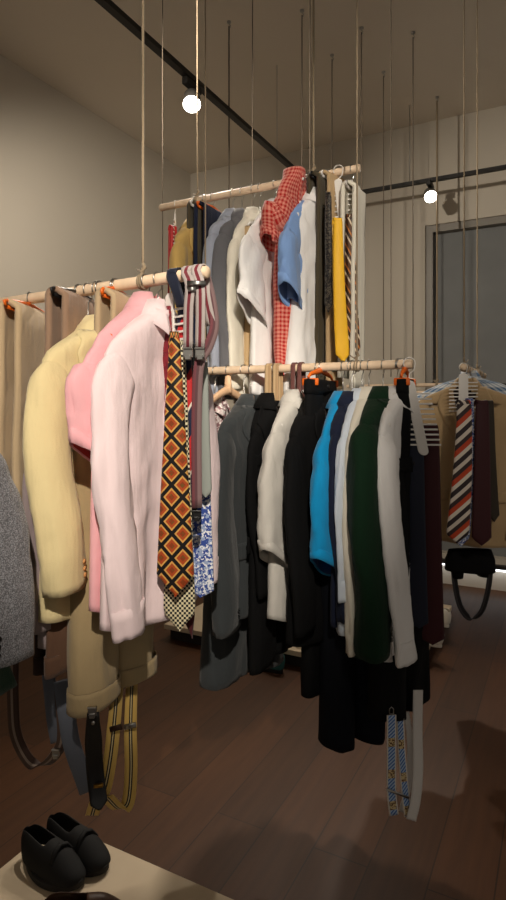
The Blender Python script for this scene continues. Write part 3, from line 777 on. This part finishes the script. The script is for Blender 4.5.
# grey and brown suspenders at the lower left
o, lp = strap_thing('suspenders', 'brown and grey suspenders hanging in a loop at lower left', 'suspenders', 40, 690, 1.50)
BRST = weave_pattern('brown_webbing', stripes([((70, 52, 42), .3), ((120, 104, 92), .5), ((58, 40, 32), 1)]), .7)
GRST = weave_pattern('slate_webbing', stripes([((84, 88, 98), 1)]), .7)
for pp, m, w in ((((13, 660, 0), (13, 700, 0), (16, 735, 0), (30, 762, 0), (45, 764, -.01), (57, 752, -.02), (63, 735, -.02), (60, 690, 0)), BRST, .030),
                 (((48, 672, .03), (50, 690, .03), (53, 720, .04), (57, 742, .05)), GRST, .034),
                 (((62, 680, 0), (66, 710, -.02), (72, 745, -.02), (84, 780, 0), (88, 792, .01)), GRST, .045)):
    bm = NB(); ribbon(bm, spline([lp(*q) for q in pp], 7), w, (1, .3, 0), .0016); s = obj('strap', bm, m, o)
clip_part(o, lp(56, 750, -.03), (0, -1, 0), .010)
hung_trousers(r1, 80, DKBROWN, 'dark brown breeches above the brown suspenders at lower left', L=0.67, z0=-.30, W=.14, B=.022, hmat=PBLACK, seed=31, hlabel='hanger of the dark brown breeches at lower left')

# ================================================================== highest rail
tie_hanger(r2.on(175), BASE+.5, 'white tie hanger at the left end of the highest rail', H=.14, w=.10)
tie(r2.on(174)+Vector((0, -.02, -.11)), PI+.6, weave_pattern('red_silk', stripes([((176, 34, 36), 1)]), .5), 'plain red tie at the left end of the highest rail', L=.46, w0=.03, w1=.06)
jacket(r2, 195, MUSTARD, 'mustard jacket at the left end of the highest rail', L=0.652, W=0.170, B=.035, seed=41, yaw=8, hmat=PWHITE, z0=-0.120)
folded_trousers(r2, 205, OLIVE, 'grey brown trousers beside the mustard jacket', drop=.62, back=.6, w=.2, seed=42, hmat=PWHITE)
folded_trousers(r2, 213, NAVY, 'navy trousers folded beside the grey blue jacket', drop=.4, back=.6, w=.22, seed=43, hmat=PORANGE, zbar=-.07)
jacket(r2, 233, GREYBLUE, 'grey blue jacket on a black hanger on the highest rail', L=0.732, W=0.176, B=.035, seed=44, hmat=PBLACK, btn=PWHITE, z0=-0.113)
jacket(r2, 242, MIDGREY, 'mid grey jacket behind the grey blue one', L=0.722, W=0.167, B=.03, seed=45, hmat=PBLACK, z0=-0.120)
shirt(r2, 253, OFFWHITE, 'off white long sleeved shirt beside the grey jackets', L=0.732, W=0.163, B=.03, seed=46, slen=.6, z0=-0.120)
hung_trousers(r2, 260, SAND, 'sand trousers between the two white shirts of the highest rail', L=.56, z0=-.19, W=.11, B=.025, seed=47, hmat=PWHITE)
shirt(r2, 275, WHITE, 'white short sleeved shirt left of the red gingham shirt', 'shirt', 'tee_shirt', L=0.732, W=0.189, B=.035, sleeve='short', slen=.36, r1=.085, seed=48, swing=(.03, 0), z0=-0.103)
pg = r2.on(302) - U*.075
shirt(r2, 288, GING, 'red gingham short sleeved shirt hung over the highest rail', L=.80, W=.108, B=.040, sleeve='short', slen=.20, r0=.05, r1=.052, flat=.8, seed=49, pos=pg, z0=-.002, col=False, hkind='none', neck=.034, amp=.022, swing=(.0, .0), fwd=(-.03, .02), yaw=-10, pocket=True, hlabel='hanger inside the red gingham shirt')
shirt(r2, 308, SKY, 'sky blue short sleeved shirt right of the red gingham shirt', L=0.392, W=0.176, B=.03, sleeve='short', slen=.32, r1=.085, seed=50, swing=(.02, 0), z0=-0.098)
shirt(r2, 314, WHITE, 'white shirt right of the sky blue one', L=0.752, W=0.145, B=.045, hem=1.3, sleeve='short', slen=.34, r1=.07, seed=51, z0=-0.088, sides=(-1,), swing=(.05, 0), fwd=(.05, 0), yaw=-10)
folded_trousers(r2, 321, OLIVE, 'dark olive trousers right of the white shirts on the highest rail', drop=.78, back=.7, w=.12, seed=52, hmat=PBLACK, zbar=-.02, yaw=-14)
folded_trousers(r2, 330, SAND, 'sand trousers folded beside the yellow tie', drop=.8, back=.75, w=.10, seed=53, hmat=PWHITE, zbar=-.02, yaw=-14)
tie_hanger(r2.on(340)-U*.02, PI-.35, 'white tie hanger holding the yellow tie', H=.16, w=.10, hookz=-.04, tilt=-.10)
YELS = weave_pattern('yellow_silk', stripes([((240, 186, 44), 1)]), .5)
BRS = weave_pattern('brown_stripe_silk', diag([((86, 54, 30), .4), ((196, 122, 56), .14), ((60, 40, 28), .3), ((220, 200, 170), .16)], .075, 1.3), .5)
tie(at(338, 222, 1.96), PI, YELS, 'plain yellow tie at the right end of the highest rail', L=.50, w0=.03, w1=.05, lean=-.02, tip=.03)
tie(at(350, 218, 2.02), PI-.2, BRS, 'brown tie with diagonal orange stripes at the right end of the highest rail', L=.52, w0=.03, w1=.055, lean=-.012)
tie(at(328.5, 196, 2.0), PI-.6, weave_pattern('dark_dotted_silk', spots((30, 26, 24), (90, 82, 70), (24, 20, 20), 140), .5), 'dark dotted tie left of the yellow tie', L=.3, w0=.02, w1=.03)
folded_trousers(r2, 352, OFFWHITE, 'cream trousers at the very end of the highest rail', drop=.74, back=.7, w=.12, seed=54, hmat=PWHITE, zbar=-.08)

# ================================================================== low rail
shirt(r3, 215, SPECK, 'speckled pinkish blouse on a white hanger left of the charcoal jacket', 'blouse', 'blouse', L=0.566, W=0.170, B=.025, seed=60, slen=.5, z0=-0.126)
hanger(r3.on(228), BASE, 'bare light wooden hanger left of the charcoal jacket', HLIGHT, z=-.07, w=.16)
jacket(r3, 251, CHAR, 'charcoal jacket on a brown wooden hanger', L=0.706, W=0.216, B=.05, seed=61, slen=.66, hlabel='brown wooden hanger inside the charcoal jacket', swing=(.03, 0), z0=-0.129, r0=.075, r1=.065)
hung_trousers(r3, 244, CHAR, 'charcoal flared trousers hanging below the charcoal jacket', L=0.80, z0=-.30, W=.15, B=.05, seed=62, flare=1.14, hmat=PBLACK, cuff=False, yaw=-22)
jacket(r3, 271, BLACK, 'black jacket right of the charcoal jacket', L=0.666, W=0.130, B=.025, seed=63, slen=.56, flat=.4, z0=-0.126)
hung_trousers(r3, 274, BLACK, 'black trousers below the grey white shirt', L=0.72, z0=-.30, W=.16, B=.025, seed=64, hmat=PBLACK, cuff=False)
BGST = weave_pattern('beige_webbing', stripes([((188, 160, 122), .5), ((168, 138, 102), 1)]), .75)
BCHT = weave_pattern('brown_check_silk', minicheck((124, 78, 70), (70, 42, 44), 4, .012), .6)
def drape(px, w, z1, z2, mat, label, name='necktie', cat='tie', group=None):
    p = r3.on(px); o = thing(name, label, cat, p, 0, group); bm = NB(); pts = [-U*(RR+.01)+Vector((0, 0, z1)), -U*(RR+.006)+Vector((0, 0, z1*.4))]
    for a in range(0, 181, 30): pts.append(-U*(RR+.0035)*math.cos(math.radians(a)) + Vector((0, 0, (RR+.0035)*math.sin(math.radians(a)))))
    pts += [U*(RR+.006)+Vector((0, 0, z2*.4)), U*(RR+.008)+Vector((0, 0, z2))]
    ribbon(bm, spline(pts, 5), w, -V, .0018); obj('strap', bm, mat, o); return o
drape(270.5, .026, -.30, -.25, BGST, 'left of two beige straps draped over the low rail', 'fabric_strap', 'strap')
drape(278, .022, -.30, -.25, BGST, 'right of two beige straps draped over the low rail', 'fabric_strap', 'strap')
drape(295, .016, -.24, -.2, BCHT, 'left of two brown checked ties over the low rail')
drape(301.5, .015, -.22, -.2, BCHT, 'right of two brown checked ties over the low rail')
shirt(r3, 295, GREYWHITE, 'grey white shirt with short wide sleeves next to the charcoal jacket', L=0.706, W=0.187, B=.035, sleeve='short', slen=.42, r1=.062, flat=.6, seed=65, z0=-0.114, swing=(.025, 0), colk=dict(fall=.055, tip=.03))
jacket(r3, 317, BLACK, 'black jacket left of the bright blue polo shirt', L=0.746, W=0.206, B=.045, seed=66, slen=.62, z0=-0.134)
hung_trousers(r3, 321, BLACK, 'black trousers on an orange hanger behind the blue polo shirt', L=1.02, W=.12, B=.025, seed=67, hlabel='orange hanger behind the blue polo shirt', z0=-.052, cuff=False)
shirt(r3, 343, CYAN, 'bright blue polo shirt on the low rail', 'polo shirt', 'polo_shirt', L=0.446, W=0.187, B=.036, sleeve='short', slen=.42, r1=.062, flat=.6, seed=68, inner=CYANIN, z0=-0.122, swing=(.02, 0))
hung_trousers(r3, 352, DNAVY, 'long dark navy trousers reaching lowest under the green jacket', L=.935, z0=-.30, W=.105, B=.06, seed=69, flare=1.02, hmat=PBLACK, cuff=False, yaw=-42)
jacket(r3, 352, NAVY, 'navy jacket between the blue polo shirt and the pale blue shirt', L=0.686, W=0.173, B=.025, seed=70, flat=.4, z0=-0.124)
shirt(r3, 362, PALEBLUE, 'pale blue shirt left of the green jacket', L=0.706, W=0.197, B=.03, seed=71, z0=-0.114, slen=.50, flat=.4)
shirt(r3, 369, OFFWHITE, 'cream shirt just left of the green jacket', L=0.766, W=0.197, B=.025, seed=72, z0=-0.109, slen=.66, flat=.4)
jacket(r3, 383, GREEN, 'bottle green jacket on the low rail', L=0.766, W=0.216, B=.054, seed=73, slen=.66, z0=-0.109, r0=.08, r1=.072, flat=.65, swing=(.02, 0), btn=STEEL)
shirt(r3, 397, WHITE, 'white shirt right of the green jacket', L=0.746, W=0.200, B=.034, seed=74, z0=-0.109, slen=.66, flat=.55, fwd=(.07, .05), lean=.05)
hung_trousers(r3, 405, BLACK, 'black trousers on an orange hanger right of the white shirt', L=.80, W=.052, B=.022, seed=75, z0=-.055, hlabel='orange hanger at the right end of the low rail', cuff=False)
hung_trousers(r3, 400, BLACK, 'long black trousers hanging lowest below the white shirt', L=.80, z0=-.30, W=.125, B=.05, seed=77, hmat=PBLACK, hlabel='hanger of the long black trousers under the white shirt', cuff=False, yaw=-20)
tie_hanger(r3.on(411.5)-U*.03, PI-.05, 'white tie hanger hanging tilted at the right end of the low rail', H=.20, w=.118, hookz=-.060, tonguew=.032, n=11, tilt=-.20)
tie(at(416, 432, 1.735), PI-.1, NAVYSILK, 'long navy tie below the tilted white tie hanger', L=.62, w0=.045, w1=.060, tip=.01, lean=-.01)
tie(at(430, 430, 1.765), PI-.1, weave_pattern('dark_maroon_silk', stripes([((60, 20, 25), 1)]), .6), 'long wide dark maroon tie right of the navy tie on the low rail', L=.69, w0=.055, w1=.078, tip=.012, lean=-.008)
# white suspenders with blue bands
def bav(g, x, y):
    p = g.M('FRACT', g.M('DIVIDE', g.M('ADD', g.M('MULTIPLY', x, .026), y), .011)); q = g.M('FRACT', g.M('DIVIDE', y, .095))
    c_ = g.mix(g.step(p, .45), lin((50, 96, 168)), lin((168, 190, 216)))
    crest = g.mix(g.step(g.noise(220, 2), .52), lin((206, 186, 140)), lin((96, 62, 32)))
    c_ = g.mix(g.step(q, .72), c_, crest)
    ed = g.M('ADD', g.M('LESS_THAN', x, .14), g.step(x, .86))
    return g.mix(ed, c_, lin((214, 206, 196)))
BAV = weave_pattern('blue_banded_webbing', bav, .7)
WEB = weave_pattern('white_webbing', stripes([((206, 202, 198), 1)]), .7)
o, lp = strap_thing('suspenders', 'white suspenders with blue striped bands hanging below the low rail', 'suspenders', 395, 715, 1.66)
for pp, m, w in ((((391.5, 715, 0), (391.5, 750, 0), (391.5, 790, 0), (394, 815, 0)), BAV, .029), (((400, 716, .03), (401.5, 750, .02), (405, 790, .01), (408, 816, .0)), BAV, .024),
                 (((406, 712, .06), (410, 740, .05), (409, 780, .04), (402, 812, .02)), WEB, .020), (((418, 690, .05), (417.5, 730, .04), (418, 770, .02), (415.5, 800, 0), (411, 820, -.01)), WEB, .031)):
    bm = NB(); ribbon(bm, spline([lp(*q) for q in pp], 8), w, (1, .1, 0), .0016); s = obj('strap', bm, m, o)
bm = NB(); tube(bm, [lp(389.5, 714), lp(389.5, 709), lp(391.5, 707), lp(393.5, 709), lp(393.5, 714), lp(389.5, 714)], .0016, 6); obj('clip', bm, STEEL, o)
bm = NB(); ribbon(bm, [lp(386, 789, -.01), lp(409, 798, -.005)], .006, (0, 0, 1), .002); obj('adjuster', bm, STEEL, o)

# ================================================================== knotted rail at right
FR = BASE - PI/2
bm = None
jk = r4.pos(.10)
jacket(r4, 0, SAND, 'sand coloured jacket facing front on the knotted rail at right', pos=jk, rot=FR, L=.72, W=.235, B=.05, seed=80, lining=DKBROWN, vz=.34, slen=.62, z0=-.085)
shirt(r4, 0, BCHECK, 'blue and white checked shirt behind the sand coloured jacket', pos=r4.pos(.20), rot=FR, L=.74, W=.29, B=.04, seed=81, z0=-.045, slen=.6, hlabel='hanger inside the blue checked shirt')
tie_hanger(r4.pos(.012), PI-.1, 'white tie hanger in front of the sand coloured jacket', H=.17, w=.128, hookz=-.035, tonguew=.042, n=9)
STR = weave_pattern('orange_grey_stripe_silk', diag([((190, 70, 36), .22), ((224, 212, 196), .18), ((52, 42, 44), .22), ((216, 204, 190), .18), ((60, 46, 44), .20)], .125, -1.1), .55)
yf = 2.60
tie(at(464, 404, yf), PI-.05, STR, 'tie with orange, grey and black diagonal stripes at right', L=.61, w0=.060, w1=.098, tip=.04, lean=.03)
tie(at(482, 404, yf), PI-.05, weave_pattern('maroon_plain_silk', stripes([((58, 22, 26), 1)]), .55), 'dark maroon tie beside the striped tie at right', L=.62, w0=.055, w1=.085, tip=.03)
tie(at(490, 404, yf+.02), PI-.05, weave_pattern('olive_plain_silk', stripes([((50, 42, 32), 1)]), .55), 'dark olive tie at the right of the maroon tie', L=.52, w0=.03, w1=.05, tip=.03, lean=-.02)
tie(at(470, 402, yf+.025), PI-.05, FLOR, 'blue floral tie tip behind the striped tie', L=.64, w0=.03, w1=.07, tip=.04, lean=.04)
# black shorts on two straps below, with a strap loop
o, lp = strap_thing('shorts', 'black shorts with a hanging strap below the sand coloured jacket', 'shorts', 470, 559, 2.85)
bm = NB(); T = Torso([(.045, .10, .03, 0, 0), (.0, .115, .045, 0, 0), (-.055, .118, .05, 0, 0)], .01, 30, 90, q=2.6); obj('body', T.mesh(10, 48), BLACK, o, solid=.004)
for s_ in (-1, 1):
    T = Torso([(-.04, .028, .04, s_*.06, 0), (-.085, .022, .035, s_*.06+.0, 0)], .004, 30, 91, q=2.2); obj('leg', T.mesh(6, 24), BLACK, o, solid=.004)
for a, b in ((463, 468), (478, 474)):
    p0 = lp(a, 545, 0); p1 = r4.pos(.34)-o.location+Vector((0, 0, -RR-.001)); bm = NB(); ribbon(bm, spline([p0, p0*.5+p1*.5+Vector((0, .03, 0)), p1], 6), .022, (1, 0, 0), .002); obj('strap', bm, GRST, o)
bm = NB(); ribbon(bm, spline([lp(453, 565), lp(456, 590), lp(461, 608), lp(470, 618), lp(481, 612), lp(488, 590), lp(491.5, 560)], 7), .030, (1, .3, .0), .002); obj('strap_loop', bm, weave_pattern('dark_webbing', stripes([((58, 54, 56), .4), ((30, 28, 30), 1)]), .7), o)
o = hung_trousers(r4, 0, BLACK, 'black trousers at the right frame edge beyond the sand jacket', pos=r4.pos(.62)+Vector((0, 0, 0)), L=.80, W=.16, B=.03, seed=93, hmat=PBLACK, cuff=False, yaw=-90, hlabel='hanger of the black trousers at the right frame edge')

# ================================================================== platforms, shoes, light strip
PLAT = G('platform_board'); nn_ = PLAT.noise(9, 3); PLAT = PLAT.out(PLAT.mix(nn_, lin((196, 176, 148)), lin((214, 196, 168))), .6, 0, 0, .3)
def platform(label, c, u0, u1, v0, v1, h=.10):
    o = thing('display_platform', label, 'platform', c, math.atan2(U.y, U.x)); bm = NB(); box(bm, u0, u1, v0, v1, h-.03, h); obj('board', bm, PLAT, o, bevel=.002, smooth=False)
    bm = NB(); box(bm, u0+.03, u1-.03, v0+.03, v1-.03, 0, h-.03); obj('plinth', bm, plain('plinth_dark', (34, 28, 24), .7), o, smooth=False); return o
p0 = Vector((-.664, 2.017, 0))
platform('low pale platform with black shoes at bottom left', p0, -1.15, 0, -1.6, 0)
p1 = R(3.164, .709, 0)
platform('low pale platform on the floor behind the low rail', p1, 0, 1.25, 0, 1.6)
def shoe(name, label, cat, loc, rot, mat, sole, L=.27, W=.095, H=.085, open_=True, tongue=False, group=None):
    o = thing(name, label, cat, loc, rot, group); n = 22
    bm = NB(); rings = []
    for z, k in ((0, .96), (.004, 1), (.018, 1.0), (.022, .985)):
        ring = []
        for i in range(40):
            th = 2*PI*i/40; x = math.cos(th); wd = W/2*(1.0+.10*x-.22*max(0, -x)*.6); ring.append((x*L/2*k, math.sin(th)*wd*k*(1-.12*math.cos(2*th)), z + .006*max(0, x)**3))
        rings.append(ring)
    loft(bm, rings, True, True, True); obj('sole', bm, sole, o)
    bm = NB(); rings = []
    for i in range(n+1):
        f = i/n; x = L/2*(.97-1.94*f); e = x/(L/2)
        w = W/2*.97*math.sqrt(max(.004, 1-abs(e)**3.0))*(1+.08*e)
        h = (.035+.62*H*ramp(f, 0, .45)+.25*H*ramp(f, .4, .9))*(math.sqrt(max(.05, 1-max(0, e)**4)))*(math.sqrt(max(.25, 1-max(0, -e)**8)))
        cut = ramp(f, .40, .55) if open_ else 0
        ring = []
        for k in range(13):
            a = PI*k/12; a = a if not cut else a
            yy = math.cos(a); zz = math.sin(a)**.7
            ring.append((x - .02*zz*cut, w*yy*(1-.18*zz), .020+h*zz*(1 if not cut else 1)))
        rings.append(ring)
    L_ = uvl(bm); rows = [[bm.verts.new(p) for p in r] for r in rings]
    for j in range(n):
        for k in range(12):
            f = j/n
            if open_ and .46 < f < .93 and 4 <= k <= 7: continue
            bm.faces.new((rows[j][k], rows[j][k+1], rows[j+1][k+1], rows[j+1][k]))
    bm.faces.new(rows[0]); bm.faces.new(list(reversed(rows[-1])))
    obj('upper', bm, mat, o, solid=.004, sub=1)
    bm = NB(); tube(bm, [(L*.16, -W*.36, .062), (L*.14, -W*.2, .088), (L*.13, 0, .096), (L*.14, W*.2, .088), (L*.16, W*.36, .062)], .008, 8, flat=.6); obj('instep_band', bm, sole if tongue else mat, o)
    return o
SHB = plain('black_suede', (11, 10, 10), .8); SOL = plain('rubber_sole', (24, 22, 21), .7)
def onplat(px, py, z=.10):
    Y = (ZC-z)*F/(py-HY); return Vector(((px-CX)/F*Y, Y, z))
shoe('shoe', 'right hand shoe of the black pair on the bottom left platform', 'shoe', onplat(78, 858), math.radians(-33), SHB, SOL, L=.25, W=.11, H=.058)
shoe('shoe', 'left hand shoe of the black pair on the bottom left platform', 'shoe', onplat(53, 872), math.radians(-33), SHB, SOL, L=.25, W=.11, H=.058)
shoe('shoe', 'brown leather shoe cut off by the bottom edge of the photo', 'shoe', onplat(92, 936), math.radians(10), plain('brown_leather', (70, 44, 28), .45), plain('tan_sole', (120, 84, 54), .6), L=.25, W=.095)
WSH = plain('white_leather', (220, 214, 202), .5)
shoe('shoe', 'nearer white shoe on the right edge of the rear platform', 'shoe', onplat(427, 643), math.atan2(U.y, U.x)+1.2, WSH, WSH, L=.2, W=.08)
shoe('shoe', 'farther white shoe on the right edge of the rear platform', 'shoe', onplat(437, 623), math.atan2(U.y, U.x)+1.0, WSH, WSH, L=.2, W=.08)
shoe('shoe', 'white shoe seen between the dark trousers on the rear platform', 'shoe', onplat(304, 640), 1.2, WSH, WSH, L=.2, W=.08)
shoe('slipper', 'teal slipper on the floor under the black trousers', 'slipper', onplat(268, 668, 0), 2.4, plain('teal_felt', (44, 92, 90), .8), SOL, L=.22, W=.085)
o = thing('light_strip', 'glowing white light strip along the foot of the rear wall', 'light strip', R(UB-.03, -.6, .16)); e2 = G('strip_glow'); e2.b.inputs['Emission Color'].default_value = (.92, .95, 1, 1); e2.b.inputs['Emission Strength'].default_value = 3.2
bm = room_box(UB-.05, UB-.01, -2.2, 1.0, .170, .184); bmesh.ops.transform(bm, matrix=Matrix.Translation(-o.location), verts=bm.verts); obj('diffuser', bm, e2.out((1, 1, 1, 1), .5), o, smooth=False)
bm = room_box(UB-.055, UB-.005, -2.2, 1.0, .185, .215); bmesh.ops.transform(bm, matrix=Matrix.Translation(-o.location), verts=bm.verts); obj('profile', bm, BLK, o, smooth=False)

# ================================================================== light
spot(0.0, 0, (0, 0, 0), 'x', 0) if False else None
spot(2.80, TV, R(1.2, .9, .5), 'track spotlight lit at upper left under the long track', 120, math.radians(64), .8)
spot(TU, .96, R(2.2, .1, .8), 'track spotlight lit at upper right before the grey window', 120, math.radians(70), .7)
spot(4.38, TV, R(3.2, 1.5, 0.6), 'track spotlight half hidden behind the right end of the highest rail', 90, math.radians(70), .7)
spot(-1.10, -.75, R(1.3, 1.02, 1.5), 'track spotlight overhead aimed at the pink shirts', 480, math.radians(27), .8)
spot(-1.10, -1.0, R(2.15, 1.0, 2.05), 'track spotlight overhead aimed at the highest rail', 390, math.radians(26), .7)
spot(1.0, TV, R(4.3, 3.5, 2.35), 'added unseen spotlight above the viewpoint brightening the left wall', 330, math.radians(62), 1.0)  # invented lamp out of view, added to lift the left wall
spot(-1.10, -1.6, R(2.75, .15, 1.45), 'added unseen spotlight overhead brightening the sand coloured jacket', 110, math.radians(18), .8)  # extra lamp with no known source, put in to lighten the jacket
spot(1.5, TV, R(5.2, .2, 2.2), 'added unseen spotlight on the long track brightening the rear wall', 230, math.radians(70), 1.0)  # made-up wash lamp, placed out of view to brighten the rear wall
wd = bpy.data.worlds.new('World'); sc.world = wd; wd.use_nodes = True
wd.node_tree.nodes['Background'].inputs[0].default_value = (1.0, .90, .78, 1); wd.node_tree.nodes['Background'].inputs[1].default_value = .24

# ================================================================== camera
cd = bpy.data.cameras.new('camera'); cam = bpy.data.objects.new('camera', cd); COL.objects.link(cam)
cam.location = (0, 0, ZC); cam.rotation_euler = (PI/2, 0, 0)
cd.sensor_fit = 'AUTO'; cd.sensor_width = 36; cd.lens = F/900*36; cd.shift_y = (HY-450)/900*1.0
cd.clip_start = .02
sc.camera = cam
vs = sc.view_settings; vs.view_transform = 'Standard'; vs.look = 'None'; vs.gamma = 1; vs.use_curve_mapping = False; vs.exposure = 0.0
